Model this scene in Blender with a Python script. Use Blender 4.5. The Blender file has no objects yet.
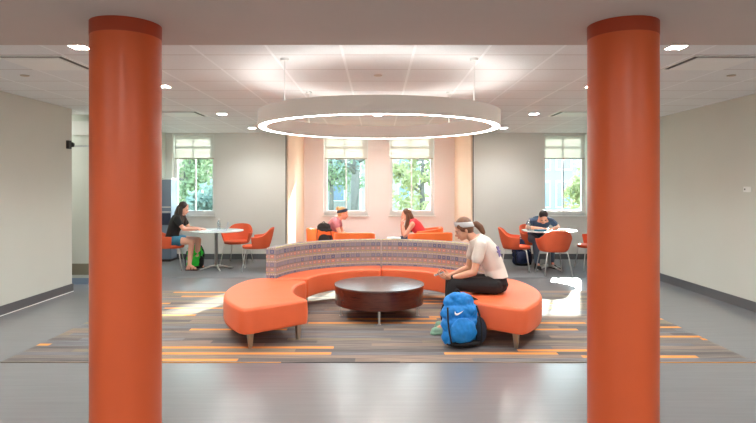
import bpy, bmesh, math, random
from mathutils import Vector, Matrix, noise
random.seed(7)
S = bpy.context.scene
COL = S.collection
PI = math.pi
V = Vector

# ------------------------------------------------------------------ camera
H = 1.55
cd = bpy.data.cameras.new('camera'); cam = bpy.data.objects.new('camera', cd); COL.objects.link(cam)
cam.location = (0, 0, H); cam.rotation_euler = (PI / 2, 0, 0)
cd.sensor_width = 36; cd.lens = 36 * 565 / 756; cd.shift_y = -24.5 / 756; cd.clip_start = .05; cd.clip_end = 400
S.camera = cam
# ------------------------------------------------------------------ world, sun, exposure
w = bpy.data.worlds.new('sky'); S.world = w; w.use_nodes = True
nt = w.node_tree; nt.nodes.clear()
wo = nt.nodes.new('ShaderNodeOutputWorld'); bg = nt.nodes.new('ShaderNodeBackground')
tc = nt.nodes.new('ShaderNodeTexCoord'); sp = nt.nodes.new('ShaderNodeSeparateXYZ'); cr = nt.nodes.new('ShaderNodeValToRGB')
cr.color_ramp.elements[0].position = .0; cr.color_ramp.elements[0].color = (.90, .97, 1, 1)
cr.color_ramp.elements[1].position = .6; cr.color_ramp.elements[1].color = (.55, .78, 1, 1)
nt.links.new(tc.outputs['Generated'], sp.inputs[0]); nt.links.new(sp.outputs['Z'], cr.inputs[0])
nt.links.new(cr.outputs[0], bg.inputs[0]); bg.inputs[1].default_value = 5.4
nt.links.new(bg.outputs[0], wo.inputs[0])
sd = bpy.data.lights.new('sun', 'SUN'); sun = bpy.data.objects.new('sun', sd); COL.objects.link(sun)
sd.energy = 11.5; sd.angle = math.radians(.7); sd.color = (1, .95, .86)
sun.rotation_euler = V((-.36, -1, -.397)).to_track_quat('-Z', 'Y').to_euler(); sun.location = (10, 40, 15)
S.view_settings.view_transform = 'Standard'; S.view_settings.look = 'None'
S.view_settings.gamma = 1; S.view_settings.exposure = 1.0
S.view_settings.use_curve_mapping = False
RING_E, DOWN_E, REAR_E, SPOT_W = 15.0, 90.0, 13.0, 55.0
S.cycles.max_bounces = 10; S.cycles.diffuse_bounces = 5; S.cycles.transparent_max_bounces = 16
S.cycles.sample_clamp_indirect = 6

# ------------------------------------------------------------------ materials
def srgb(r, g, b):
    f = lambda c: (c / 255 / 12.92) if c / 255 <= .04045 else ((c / 255 + .055) / 1.055) ** 2.4
    return (f(r), f(g), f(b), 1)
class NB:
    def __init__(s, name):
        s.m = bpy.data.materials.new(name); s.m.use_nodes = True; s.t = s.m.node_tree; s.t.nodes.clear()
        s.out = s.n('ShaderNodeOutputMaterial')
    def n(s, t, **k):
        x = s.t.nodes.new(t)
        for a, b in k.items(): setattr(x, a, b)
        return x
    def l(s, a, b): s.t.links.new(a, b)
    def put(s, sock, v):
        if hasattr(v, 'is_linked') or isinstance(v, bpy.types.NodeSocket): s.l(v, sock)
        else: sock.default_value = v
    def math(s, op, a, b=0.0, c=0.0):
        x = s.n('ShaderNodeMath', operation=op); s.put(x.inputs[0], a); s.put(x.inputs[1], b)
        if op in ('MULTIPLY_ADD', 'COMPARE', 'SMOOTH_MIN', 'WRAP'): s.put(x.inputs[2], c)
        return x.outputs[0]
    def mix(s, f, a, b):
        x = s.n('ShaderNodeMix', data_type='RGBA'); s.put(x.inputs[0], f); s.put(x.inputs[6], a); s.put(x.inputs[7], b)
        return x.outputs[2]
    def ramp(s, f, els, interp='LINEAR'):
        x = s.n('ShaderNodeValToRGB'); x.color_ramp.interpolation = interp
        while len(x.color_ramp.elements) < len(els): x.color_ramp.elements.new(.5)
        for e, (p, c) in zip(x.color_ramp.elements, els): e.position = p; e.color = c
        s.put(x.inputs[0], f); return x.outputs[0]
    def pos(s):
        g = s.n('ShaderNodeNewGeometry'); x = s.n('ShaderNodeSeparateXYZ'); s.l(g.outputs['Position'], x.inputs[0])
        return g.outputs['Position'], x.outputs
    def noise(s, scale, vec=None, detail=3, mul=None):
        if vec is None: vec = s.n('ShaderNodeTexCoord').outputs['Object']
        if mul:
            mp = s.n('ShaderNodeVectorMath', operation='MULTIPLY'); s.l(vec, mp.inputs[0]); mp.inputs[1].default_value = mul; vec = mp.outputs[0]
        x = s.n('ShaderNodeTexNoise'); s.l(vec, x.inputs['Vector']); x.inputs['Scale'].default_value = scale; x.inputs['Detail'].default_value = detail
        return x.outputs['Fac']
    def bump(s, h, strength=.3, dist=.01):
        b = s.n('ShaderNodeBump'); s.put(b.inputs['Height'], h); b.inputs['Strength'].default_value = strength; b.inputs['Distance'].default_value = dist
        return b.outputs[0]
    def bsdf(s, col, rough=.5, metal=0, normal=None, **k):
        p = s.n('ShaderNodeBsdfPrincipled'); s.put(p.inputs['Base Color'], col); s.put(p.inputs['Roughness'], rough); p.inputs['Metallic'].default_value = metal
        if normal is not None: s.l(normal, p.inputs['Normal'])
        for a, b in k.items(): s.put(p.inputs[a.replace('_', ' ')], b)
        s.l(p.outputs[0], s.out.inputs[0]); return p
def mat(name, col, rough=.5, metal=0, var=.08, nscale=6, bump=0, bscale=200, **k):
    b = NB(name)
    nf = b.noise(nscale)
    c = b.mix(nf, tuple(x * (1 - var) for x in col[:3]) + (1,), tuple(min(1, x * (1 + var)) for x in col[:3]) + (1,))
    nrm = b.bump(b.noise(bscale), bump, .003) if bump else None
    b.bsdf(c, rough, metal, nrm, **k)
    return b.m
def emis(name, col, e):
    b = NB(name); x = b.n('ShaderNodeEmission'); x.inputs[0].default_value = col; x.inputs[1].default_value = e
    b.l(x.outputs[0], b.out.inputs[0]); return b.m

M = {}
M['wall'] = mat('wall_paint', srgb(206, 210, 202), .75, var=.02, nscale=2, bump=.1)
M['wall_grey'] = mat('wall_paint_pale_grey', srgb(222, 223, 219), .8, var=.02, nscale=2, bump=.1)
M['wall_bounce'] = mat('wall_bounce_blush', srgb(242, 236, 233), .8, var=.02, nscale=2, bump=.1)  # faint pink puts light bounced off the orange seating into the colour
M['peach'] = mat('peach_paint', srgb(247, 222, 196), .6, var=.03, nscale=3, bump=.1)
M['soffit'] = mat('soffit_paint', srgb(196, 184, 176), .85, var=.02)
M['base'] = mat('baseboard_vinyl', srgb(92, 94, 97), .45, var=.05)
M['white'] = mat('white_paint', srgb(235, 238, 236), .4, var=.02)
M['dark'] = mat('dark_trim', srgb(55, 48, 45), .5)
M['column'] = mat('column_orange_paint', srgb(212, 92, 46), .36, var=.04, nscale=3, bump=.06, bscale=60)
M['column_top'] = mat('column_top_red_orange', srgb(172, 60, 26), .45, var=.04)
M['vinyl_orange'] = mat('orange_vinyl', srgb(240, 112, 68), .42, var=.05, nscale=5, bump=.12, bscale=300)
M['shell_orange'] = mat('orange_shell_fabric', srgb(228, 98, 58), .6, var=.06, nscale=9, bump=.2, bscale=350)
M['tub_orange'] = mat('orange_tub_upholstery', srgb(244, 112, 44), .5, var=.05, bump=.15, bscale=300)
M['metal'] = mat('brushed_metal', srgb(222, 222, 220), .32, .75, var=.05)
M['satin'] = mat('satin_nickel', srgb(196, 186, 172), .35, 1, var=.05)
M['ring'] = mat('ring_white_enamel', srgb(240, 232, 222), .5, var=.01)
M['ring_glow'] = emis('ring_diffuser_glow', (1, .95, .9, 1), RING_E)
M['ring_up'] = emis('ring_upper_diffuser_glow', (1, .95, .9, 1), RING_E * .4)
M['down_glow'] = emis('downlight_glow', (1, .96, .91, 1), DOWN_E)
M['fill_glow'] = emis('fill_panel_glow', (1, .97, .94, 1), REAR_E)
M['table_white'] = mat('white_laminate', srgb(222, 232, 232), .25, var=.02)
M['black'] = mat('black_fabric', srgb(24, 24, 27), .8, var=.2, nscale=30, bump=.2)
M['blackp'] = mat('black_plastic', srgb(28, 28, 30), .4)
M['skin'] = mat('skin_light', srgb(222, 166, 138), .5, var=.05, nscale=12, Subsurface_Weight=.15, Subsurface_Scale=.02)
M['skin2'] = mat('skin_fair', srgb(236, 178, 152), .5, var=.05, nscale=12, Subsurface_Weight=.15, Subsurface_Scale=.02)
def hairm(name, c1, c2):
    b = NB(name); f = b.noise(60, mul=(1, 1, .12)); c = b.mix(f, c1, c2); b.bsdf(c, .42, 0, b.bump(f, .5, .004)); return b.m
M['hair_brown'] = hairm('brown_hair', srgb(70, 42, 28), srgb(140, 92, 62))
M['hair_dark'] = hairm('dark_hair', srgb(30, 20, 18), srgb(68, 44, 38))
M['hair_blond'] = hairm('blonde_hair', srgb(180, 130, 80), srgb(228, 190, 130))
M['hair_black'] = hairm('black_hair', srgb(18, 16, 18), srgb(45, 40, 42))
M['tee'] = mat('cream_cotton', srgb(226, 217, 207), .85, var=.06, nscale=14, bump=.3, bscale=60)
M['purple'] = mat('purple_print', srgb(126, 112, 160), .8, var=.2, nscale=40)
M['mint'] = mat('mint_canvas', srgb(146, 190, 166), .7, var=.08)
M['headband'] = mat('grey_white_jersey', srgb(202, 204, 204), .8)
M['blue'] = mat('blue_nylon', srgb(20, 138, 224), .5, var=.22, nscale=22, bump=.7, bscale=28)
M['navy'] = mat('navy_nylon', srgb(34, 52, 92), .6, var=.2, nscale=22, bump=.5, bscale=30)
M['green'] = mat('bright_green_nylon', srgb(40, 214, 60), .6, var=.15, nscale=22, bump=.4, bscale=30)
M['mesh'] = mat('dark_net', srgb(30, 44, 62), .8, var=.5, nscale=90)
M['red'] = mat('coral_jersey', srgb(240, 74, 82), .8, var=.06)
M['pinktop'] = mat('mauve_top', srgb(196, 130, 140), .8, var=.25, nscale=25)
M['jeans'] = mat('grey_denim', srgb(88, 104, 124), .85, var=.12, nscale=20)
M['darkjeans'] = mat('dark_denim', srgb(52, 62, 86), .85, var=.12, nscale=20)
M['denim'] = mat('blue_denim', srgb(60, 122, 150), .85, var=.12, nscale=20)
M['bluetee'] = mat('slate_blue_cotton', srgb(62, 84, 112), .85, var=.12, nscale=20)
M['leather'] = mat('brown_sandal_leather', srgb(96, 48, 40), .6)
M['paper'] = mat('paper', srgb(238, 238, 236), .8, var=.01)
M['eye'] = mat('eye_dark', srgb(30, 22, 20), .3)
M['lip'] = mat('lip_rose', srgb(190, 108, 100), .5)
M['silver'] = mat('silver_plastic', srgb(190, 196, 204), .3)
M['bluegrey'] = mat('blue_grey_panel', srgb(126, 144, 166), .35, var=.06)
M['kick'] = mat('kick_plate_bronze', srgb(128, 122, 104), .4, 0)
M['brick'] = mat('tan_brick', srgb(140, 126, 114), .9, var=.15, nscale=3)
M['bark'] = mat('bark', srgb(100, 98, 94), .9, var=.3, nscale=5)
M['paleblue'] = mat('pale_blue_cladding', srgb(128, 146, 158), .7, var=.08, nscale=1)
M['stone'] = mat('pale_stone', srgb(150, 150, 144), .9, var=.1, nscale=1)
M['winglass'] = mat('dark_window_glass', srgb(110, 130, 150), .15)
M['grass'] = mat('lawn', srgb(104, 118, 84), .9, var=.3, nscale=2)

def wood():
    b = NB('cherry_wood'); f = b.noise(5, mul=(1, 1, 14), detail=5)
    c = b.ramp(f, [(.3, srgb(72, 30, 23)), (.55, srgb(92, 42, 30)), (.75, srgb(56, 23, 18))])
    b.bsdf(c, .22, 0, None, Coat_Weight=.4, Coat_Roughness=.12); return b.m
M['wood'] = wood()
def wood_top():
    b = NB('dark_walnut_top'); f = b.noise(4, mul=(1, 12, 1), detail=5)
    c = b.ramp(f, [(.3, srgb(62, 40, 36)), (.7, srgb(86, 60, 54))])
    b.bsdf(c, .25, 0, None, Coat_Weight=1.0, Coat_Roughness=.22, Coat_IOR=1.9); return b.m
M['wood_top'] = wood_top()
def floor_mat():
    b = NB('grey_vinyl_floor'); P, x = b.pos()
    f = b.noise(6, P, mul=(.25, 5, 1), detail=6); g = b.noise(30, P, mul=(.2, 6, 1), detail=3)
    c = b.mix(f, srgb(116, 119, 124), srgb(136, 138, 142))
    c = b.mix(b.math('MULTIPLY', g, .35), c, srgb(122, 123, 126))
    r = b.math('MULTIPLY_ADD', f, .06, .22)
    b.bsdf(c, r, 0, b.bump(g, .12, .002), Specular_IOR_Level=1.0, Coat_Weight=.3, Coat_Roughness=.3); return b.m
M['floor'] = floor_mat()
def farcarpet():
    b = NB('grey_carpet_tile'); P, x = b.pos()
    f = b.noise(9, P, mul=(.3, 6, 1), detail=4); h = b.noise(300, P)
    c = b.mix(f, srgb(104, 106, 110), srgb(132, 134, 138)); b.bsdf(c, .9, 0, b.bump(h, .5, .004)); return b.m
M['farcarpet'] = farcarpet()
def stripe():
    b = NB('striped_carpet'); P, x = b.pos()
    RH = .098
    row = b.math('FLOOR', b.math('DIVIDE', x[1], RH))
    wn = b.n('ShaderNodeTexWhiteNoise', noise_dimensions='1D'); b.l(row, wn.inputs['W'])
    xo = b.math('ADD', b.math('DIVIDE', x[0], 1.05), wn.outputs['Value'])
    cell = b.math('FLOOR', xo)
    cv = b.n('ShaderNodeCombineXYZ'); b.l(cell, cv.inputs[0]); b.l(row, cv.inputs[1])
    w2 = b.n('ShaderNodeTexWhiteNoise', noise_dimensions='2D'); b.l(cv.outputs[0], w2.inputs['Vector'])
    base = b.ramp(w2.outputs['Value'], [(0, srgb(127, 120, 115)), (.2, srgb(146, 130, 119)), (.38, srgb(120, 121, 125)), (.55, srgb(138, 129, 114)), (.68, srgb(106, 101, 100)), (.83, srgb(238, 158, 82))], 'CONSTANT')
    st = b.noise(14, P, mul=(.15, 9, 1), detail=4)
    isor = b.math('GREATER_THAN', w2.outputs['Value'], .83)
    # grey cells carry fine darker and lighter yarn lines
    k = b.ramp(st, [(.38, (.55, .55, .56, 1)), (.5, (.95, .94, .93, 1)), (.62, (1.35, 1.3, 1.25, 1))])
    mul = b.n('ShaderNodeMix', data_type='RGBA', blend_type='MULTIPLY'); mul.inputs[0].default_value = 1
    b.l(base, mul.inputs[6]); b.l(k, mul.inputs[7])
    fr = b.math('FRACT', b.math('DIVIDE', x[1], RH))
    inband = b.math('MULTIPLY', b.math('GREATER_THAN', fr, .18), b.math('LESS_THAN', fr, .82))
    orange = b.mix(inband, srgb(150, 132, 112), base)
    c = b.mix(isor, mul.outputs[2], orange)
    h = b.noise(260, P)
    b.bsdf(c, .85, 0, b.bump(h, .4, .004)); return b.m
M['carpet'] = stripe()
def ceiling_mat():
    b = NB('acoustic_tile_ceiling'); P, x = b.pos(); T = .615; W = .024 / T
    def line(v, off):
        f = b.math('FRACT', b.math('ADD', b.math('DIVIDE', v, T), off))
        return b.math('LESS_THAN', b.math('ABSOLUTE', b.math('SUBTRACT', f, .5)), W / 2)
    lx = line(x[0], 0.0); ly = line(x[1], .5 - 4.96 / T % 1)
    ln = b.math('MAXIMUM', lx, ly)
    f = b.noise(2.5, P); sp = b.noise(120, P, detail=2)
    c = b.mix(f, srgb(226, 230, 231), srgb(232, 236, 237))
    c = b.mix(b.math('MULTIPLY', b.math('GREATER_THAN', sp, .62), .25), c, srgb(180, 176, 172))
    c = b.mix(ly, c, srgb(204, 202, 200)); c = b.mix(lx, c, srgb(238, 243, 245))
    hh = b.math('SUBTRACT', b.math('MULTIPLY', sp, .1), b.math('MULTIPLY', ln, -1.0))
    r = b.mix(lx, (.85, .85, .85, 1), (.35, .35, .35, 1))
    b.bsdf(c, r, 0, b.bump(hh, .35, .004)); return b.m
M['ceiling'] = ceiling_mat()
def glass_mat():
    b = NB('window_glass'); t = b.n('ShaderNodeBsdfTransparent'); g = b.n('ShaderNodeBsdfGlossy'); g.inputs['Roughness'].default_value = .02
    t.inputs[0].default_value = (.93, .98, .96, 1)
    m = b.n('ShaderNodeMixShader'); fr = b.n('ShaderNodeFresnel'); fr.inputs[0].default_value = 1.3
    b.l(fr.outputs[0], m.inputs[0]); b.l(t.outputs[0], m.inputs[1]); b.l(g.outputs[0], m.inputs[2]); b.l(m.outputs[0], b.out.inputs[0]); return b.m
M['glass'] = glass_mat()
def transl(name, c1, c2, trans, scale=5, mul=None):
    b = NB(name); f = b.noise(scale, mul=mul); c = b.mix(f, c1, c2)
    d = b.n('ShaderNodeBsdfDiffuse'); t = b.n('ShaderNodeBsdfTranslucent'); b.l(c, d.inputs[0]); b.l(c, t.inputs[0])
    m = b.n('ShaderNodeMixShader'); m.inputs[0].default_value = trans
    b.l(d.outputs[0], m.inputs[1]); b.l(t.outputs[0], m.inputs[2]); b.l(m.outputs[0], b.out.inputs[0]); return b.m
M['shade'] = transl('shade_cloth', srgb(226, 226, 222), srgb(234, 233, 228), .33)
M['leaf'] = transl('spring_leaf', srgb(112, 130, 98), srgb(146, 158, 126), .5, 3)
M['leaf_y'] = transl('yellow_green_leaf', srgb(146, 150, 104), srgb(168, 168, 130), .5, 3)
M['leaf_d'] = transl('blue_green_leaf', srgb(102, 122, 116), srgb(130, 146, 138), .45, 3)
def bottle_mat():
    b = NB('clear_bottle'); t = b.n('ShaderNodeBsdfTransparent'); t.inputs[0].default_value = (.75, .85, .9, 1)
    g = b.n('ShaderNodeBsdfGlossy'); g.inputs['Roughness'].default_value = .1; m = b.n('ShaderNodeMixShader'); m.inputs[0].default_value = .3
    b.l(t.outputs[0], m.inputs[1]); b.l(g.outputs[0], m.inputs[2]); b.l(m.outputs[0], b.out.inputs[0]); return b.m
M['bottle'] = bottle_mat()
def pattern():
    b = NB('woven_geometric_fabric'); uv = b.n('ShaderNodeUVMap'); s = b.n('ShaderNodeSeparateXYZ'); b.l(uv.outputs[0], s.inputs[0])
    u, v = s.outputs[0], s.outputs[1]
    PV, PU = .16, .075
    vo = b.math('DIVIDE', b.math('ADD', v, .022), PV); fv = b.math('FRACT', vo); rowi = b.math('FLOOR', vo)
    uu = b.math('DIVIDE', u, PU); fu = b.math('FRACT', uu)
    def blob(c, hv, hu, off):
        f2 = b.math('FRACT', b.math('ADD', uu, off))
        a = b.math('DIVIDE', b.math('ABSOLUTE', b.math('SUBTRACT', fv, c)), hv); d = b.math('DIVIDE', b.math('ABSOLUTE', b.math('SUBTRACT', f2, .5)), hu)
        return b.math('LESS_THAN', b.math('MAXIMUM', a, d), 1)
    def band(c, hv): return b.math('LESS_THAN', b.math('ABSOLUTE', b.math('SUBTRACT', fv, c)), hv)
    cellu = b.math('FLOOR', uu); cc = b.n('ShaderNodeCombineXYZ'); b.l(cellu, cc.inputs[0]); b.l(rowi, cc.inputs[1])
    wn = b.n('ShaderNodeTexWhiteNoise', noise_dimensions='2D'); b.l(cc.outputs[0], wn.inputs['Vector']); rnd = wn.outputs['Value']
    base = srgb(152, 150, 148)
    c = b.mix(blob(.30, .13, .36, 0), base, b.mix(rnd, srgb(192, 134, 116), srgb(164, 150, 146)))
    c = b.mix(blob(.68, .15, .38, 0), c, b.mix(rnd, srgb(92, 104, 138), srgb(142, 146, 160)))
    c = b.mix(blob(.68, .05, .12, 0), c, srgb(150, 150, 160)); c = b.mix(blob(.30, .04, .1, 0), c, srgb(222, 200, 186))
    c = b.mix(band(.05, .028), c, srgb(186, 176, 112)); c = b.mix(blob(.05, .03, .2, .5), c, srgb(166, 152, 130))
    c = b.mix(band(.49, .025), c, srgb(120, 112, 110))
    dots = b.math('MULTIPLY', band(.93, .035), b.math('GREATER_THAN', b.math('FRACT', b.math('MULTIPLY', uu, 3)), .5))
    c = b.mix(dots, c, srgb(214, 206, 196))
    h = b.noise(400)
    b.bsdf(c, .85, 0, b.bump(h, .3, .003)); return b.m
M['pattern'] = pattern()

# ------------------------------------------------------------------ helpers
def props(o, label=None, cat=None, group=None, kind=None):
    if label: o['label'] = label
    if cat: o['category'] = cat
    if group: o['group'] = group
    if kind: o['kind'] = kind
    return o
def empty(name, loc, rz=0, label=None, cat=None, group=None, kind=None):
    o = bpy.data.objects.new(name, None); COL.objects.link(o); o.location = loc; o.rotation_euler = (0, 0, rz); o.empty_display_size = .1
    return props(o, label, cat, group, kind)
def obj(name, bm, m, parent=None, smooth=False, loc=(0, 0, 0), rot=(0, 0, 0), label=None):
    me = bpy.data.meshes.new(name)
    bmesh.ops.recalc_face_normals(bm, faces=bm.faces) if len(bm.faces) and len(bm.faces) < 200000 else None
    bm.to_mesh(me); bm.free()
    for mm in (m if isinstance(m, (list, tuple)) else [m]): me.materials.append(mm)
    if smooth:
        for p in me.polygons: p.use_smooth = True
    o = bpy.data.objects.new(name, me); COL.objects.link(o); o.location = loc; o.rotation_euler = rot
    if parent: o.parent = parent
    if label: o['label'] = label
    return o
def mod(o, t, **k):
    x = o.modifiers.new(t.lower(), t)
    for a, b in k.items(): setattr(x, a, b)
    return x
def soften(o, w=.01, seg=3, ang=40):
    mod(o, 'BEVEL', width=w, segments=seg, limit_method='ANGLE', angle_limit=math.radians(ang))
    for p in o.data.polygons: p.use_smooth = True
    mod(o, 'WEIGHTED_NORMAL', keep_sharp=False)
    return o
def box(bm, c, s, rz=0, rot=None):
    r = bmesh.ops.create_cube(bm, size=1)
    R = Matrix.Rotation(rz, 4, 'Z') if rot is None else rot
    bmesh.ops.transform(bm, verts=r['verts'], matrix=Matrix.Translation(V(c)) @ R @ Matrix.Diagonal((*s, 1)))
def bx(bm, x0, x1, y0, y1, z0, z1): box(bm, ((x0 + x1) / 2, (y0 + y1) / 2, (z0 + z1) / 2), (x1 - x0, y1 - y0, z1 - z0))
def cone(bm, p, q, r0, r1, n=16, caps=True):
    p, q = V(p), V(q); d = q - p; L = d.length
    if L < 1e-6: return
    r = bmesh.ops.create_cone(bm, cap_ends=caps, cap_tris=False, segments=n, radius1=r0, radius2=r1, depth=L)
    bmesh.ops.transform(bm, verts=r['verts'], matrix=Matrix.Translation((p + q) / 2) @ d.to_track_quat('Z', 'Y').to_matrix().to_4x4())
def ball(bm, c, r, rot=None, n=2):
    if not isinstance(r, (tuple, list)): r = (r, r, r)
    x = bmesh.ops.create_icosphere(bm, subdivisions=n, radius=1)
    bmesh.ops.transform(bm, verts=x['verts'], matrix=Matrix.Translation(V(c)) @ (rot or Matrix()) @ Matrix.Diagonal((*r, 1)))
def limb(bm, pts, rad, n=16, sub=2):
    for i, (p, r) in enumerate(zip(pts, rad)):
        ball(bm, p, r, n=sub)
        if i: cone(bm, pts[i - 1], p, rad[i - 1], r, n)
def tube(bm, pts, r, n=10):
    pts = [V(p) for p in pts]; rings = []
    up = V((0, 0, 1))
    for i, p in enumerate(pts):
        t = (pts[min(i + 1, len(pts) - 1)] - pts[max(i - 1, 0)]).normalized()
        a = t.cross(up)
        if a.length < .05: a = t.cross(V((0, 1, 0)))
        a.normalize(); b = t.cross(a); rr = r[i] if isinstance(r, (list, tuple)) else r
        rings.append([bm.verts.new(p + (a * math.cos(2 * PI * k / n) + b * math.sin(2 * PI * k / n)) * rr) for k in range(n)])
    for A, B in zip(rings, rings[1:]):
        for k in range(n): bm.faces.new((A[k], A[(k + 1) % n], B[(k + 1) % n], B[k]))
    bm.faces.new(rings[0][::-1]); bm.faces.new(rings[-1])
def lathe(bm, prof, n=32, c=(0, 0)):
    rings = []
    for r, z in prof:
        rings.append([bm.verts.new((c[0] + r * math.cos(2 * PI * k / n), c[1] + r * math.sin(2 * PI * k / n), z)) for k in range(n)] if r > 1e-5 else [bm.verts.new((c[0], c[1], z))])
    for A, B in zip(rings, rings[1:]):
        if len(A) == 1 and len(B) == 1: continue
        for k in range(n):
            j = (k + 1) % n
            if len(A) == 1: bm.faces.new((A[0], B[k], B[j]))
            elif len(B) == 1: bm.faces.new((A[k], A[j], B[0]))
            else: bm.faces.new((A[k], A[j], B[j], B[k]))
def B(): return bmesh.new()
def strct(name, bm, m, **k):
    o = obj(name, bm, m, **k); o['kind'] = 'structure'; return o
def copy_tree(o, loc, rz, label=None, group=None):
    def cp(x, par):
        c = x.copy(); COL.objects.link(c)
        if par: c.parent = par
        for ch in x.children: cp(ch, c)
        return c
    r = cp(o, None); r.location = loc; r.rotation_euler = (0, 0, rz)
    if label: r['label'] = label
    if group: r['group'] = group
    return r

# ------------------------------------------------------------------ shell
CZ = 2.71; WL, WR = -4.55, 4.68; YB = 12.1; YR = -3.5; SZ = 2.597; SY = 4.166
bm = B(); bx(bm, -7, 7, YR, YB + .3, -.12, 0); strct('floor', bm, M['floor'])
bm = B(); bx(bm, -4.55, 4.68, 9.62, 12.1, .0, .004); props(obj('carpet', bm, M['farcarpet']), 'plain grey carpet under the study tables by the windows', 'carpet', kind='structure')
bm = B(); bx(bm, -3.33, 3.33, 4.98, 8.42, 0, .006); props(obj('striped_carpet', bm, M['carpet']), 'grey and brown striped carpet with orange dashes under the curved lounge seating', 'carpet', kind='thing')
bm = B(); bx(bm, -7, 7, SY, YB + .3, CZ, CZ + .1); strct('ceiling', bm, M['ceiling'])
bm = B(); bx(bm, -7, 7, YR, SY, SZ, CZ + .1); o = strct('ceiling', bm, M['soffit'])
bm = B(); bx(bm, WL - .2, WL, YR, 8.4, 0, CZ + .1); strct('wall_left', bm, M['wall'])
bm = B(); bx(bm, -7, -4.6, 9.05, 9.25, 0, CZ + .1); bx(bm, WL - .2, WL, 9.05, YB + .3, 0, CZ + .1); strct('wall_left', bm, M['wall'])
bm = B(); bx(bm, -7.1, -7, 8.2, 9.25, 0, CZ + .1); bx(bm, -7, -4.75, 8.2, 8.4, 0, CZ + .1); strct('wall_corridor', bm, M['wall'])
bm = B(); bx(bm, WR, WR + .2, YR, YB + .3, 0, CZ + .1); strct('wall_right', bm, M['wall'])
bm = B(); bx(bm, -7, 7, YR - .2, YR, 0, CZ + .1); strct('wall_rear', bm, M['wall'])
# back wall with four window openings; side bays grey, centre bay tinted for orange bounce light
WIN = [(-4.41, -3.51), (-1.167, -.214), (.246, 1.21), (3.555, 4.48)]
SILL, HEAD, TH = .94, 2.69, .28
def bay(name, x0, x1, wins, m):
    bm = B(); x = x0
    for a, c in wins:
        bx(bm, x, a, YB, YB + TH, 0, CZ); bx(bm, a, c, YB, YB + TH, 0, SILL); bx(bm, a, c, YB, YB + TH, HEAD, CZ); x = c
    bx(bm, x, x1, YB, YB + TH, 0, CZ); return strct(name, bm, m)
bay('wall_back', WL, -1.62, WIN[:1], M['wall_grey'])
bay('wall_back', -1.62, 1.66, WIN[1:3], M['wall_bounce'])
bay('wall_back', 1.66, WR, WIN[3:], M['wall_grey'])
# fin partitions flanking the centre bay
for x0, x1, e in ((-1.625, -1.585, -1), (1.64, 1.68, 1)):
    bm = B(); bx(bm, x0, x1, 9.97, YB, 0, CZ); o = strct('wall_partition', bm, M['peach'])
    bm = B(); bx(bm, (x0 - .004 if e < 0 else x1 - .010), (x0 + .010 if e < 0 else x1 + .004), 9.955, 9.97, 0, CZ); strct('trim_partition', bm, M['dark'])
# baseboards
bm = B(); bx(bm, WL, WL + .015, YR, 8.4, 0, .115); bx(bm, WL - .2, WL + .015, 8.4, 8.415, 0, .115); strct('baseboard_left', bm, M['base'])
bm = B(); bx(bm, WR - .015, WR, YR, YB, 0, .125); strct('baseboard_right', bm, M['base'])
bm = B()
for a, c in ((WL, -1.64), (-1.58, 1.63), (1.70, WR)): bx(bm, a, c, YB - .015, YB, 0, .12)
strct('baseboard_back', bm, M['base'])
bm = B(); bx(bm, WL, WL + .03, YR, 8.4, 0, .006); strct('trim_1', bm, M['white'])
# door at the end of the side passage
dr = empty('door_1', (-5.3, 9.04, 0), kind='structure')
bm = B(); bx(bm, -.5, .69, -.03, .0, .10, 2.3); obj('door_leaf', bm, M['wall'], dr)
bm = B(); bx(bm, -.5, .69, -.04, -.03, .15, .33); obj('kick_plate', bm, M['kick'], dr)
bm = B(); bx(bm, -.5, .69, -.045, -.0, .0, .10); obj('threshold', bm, M['bluegrey'], dr)
bm = B(); bx(bm, -.5, .69, -.03, 0, 2.38, 2.60); obj('transom_panel', bm, M['wall_grey'], dr)
t = empty('door_closer', (WL, 8.24, 2.13), 0, 'black door closer with a thin arm at the end of the left wall', 'door closer')
bm = B(); bx(bm, 0, .04, 0, .075, -.02, .10); obj('closer_body', bm, M['blackp'], t)
bm = B(); bx(bm, 0, .05, .095, .11, .01, .08); bx(bm, 0, .05, .125, .14, .015, .07); bx(bm, 0, .03, .07, .155, .02, .05); obj('mounting_bracket', bm, M['blackp'], t)
bm = B(); bx(bm, 0, .36, .13, .15, .018, .034); obj('arm', bm, M['silver'], t)
t = empty('light_switch', (WR, 7.15, 1.52), 0, 'small white wall switch on the right wall at the frame edge', 'switch')
bm = B(); bx(bm, -.012, 0, -.07, .07, -.035, .035); soften(obj('switch_plate', bm, M['white'], t), .003)
bm = B(); bx(bm, -.018, -.012, .03, .045, -.01, .01); obj('sensor', bm, M['blackp'], t)

# windows
def window(n, a, c):
    w_ = empty('window_%d' % n, ((a + c) / 2, YB + .16, 0), kind='structure'); h = (c - a) / 2
    bm = B()
    for s in (-1, 1):
        x0, x1 = sorted((s * (h - .07), s * h)); bx(bm, x0, x1, -.03, .05, SILL, HEAD)
    bx(bm, -h + .07, h - .07, -.03, .05, SILL, SILL + .10); bx(bm, -h + .07, h - .07, -.03, .05, HEAD - .06, HEAD)
    obj('window_frame', bm, M['white'], w_)
    bm = B(); bx(bm, -.014, .014, -.01, .03, SILL + .1, HEAD - .06); bx(bm, -h + .07, h - .07, -.01, .03, 2.42, 2.45); obj('glazing_bar', bm, M['white'], w_)
    bm = B(); bx(bm, -h + .07, h - .07, .012, .016, SILL + .1, HEAD - .06); obj('pane', bm, M['glass'], w_)
    bm = B(); bx(bm, -h - .03, h + .03, -.20, -.03, SILL - .025, SILL); soften(obj('window_sill', bm, M['white'], w_), .004)
for i, (a, c) in enumerate(WIN): window(i + 1, a, c)
SH = ['pulled halfway down the leftmost window, behind the seated girl in black', 'pulled down the window above the blonde person', 'pulled down the window above the person in the coral top', 'pulled down the rightmost window, behind the man bent over his table']
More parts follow.
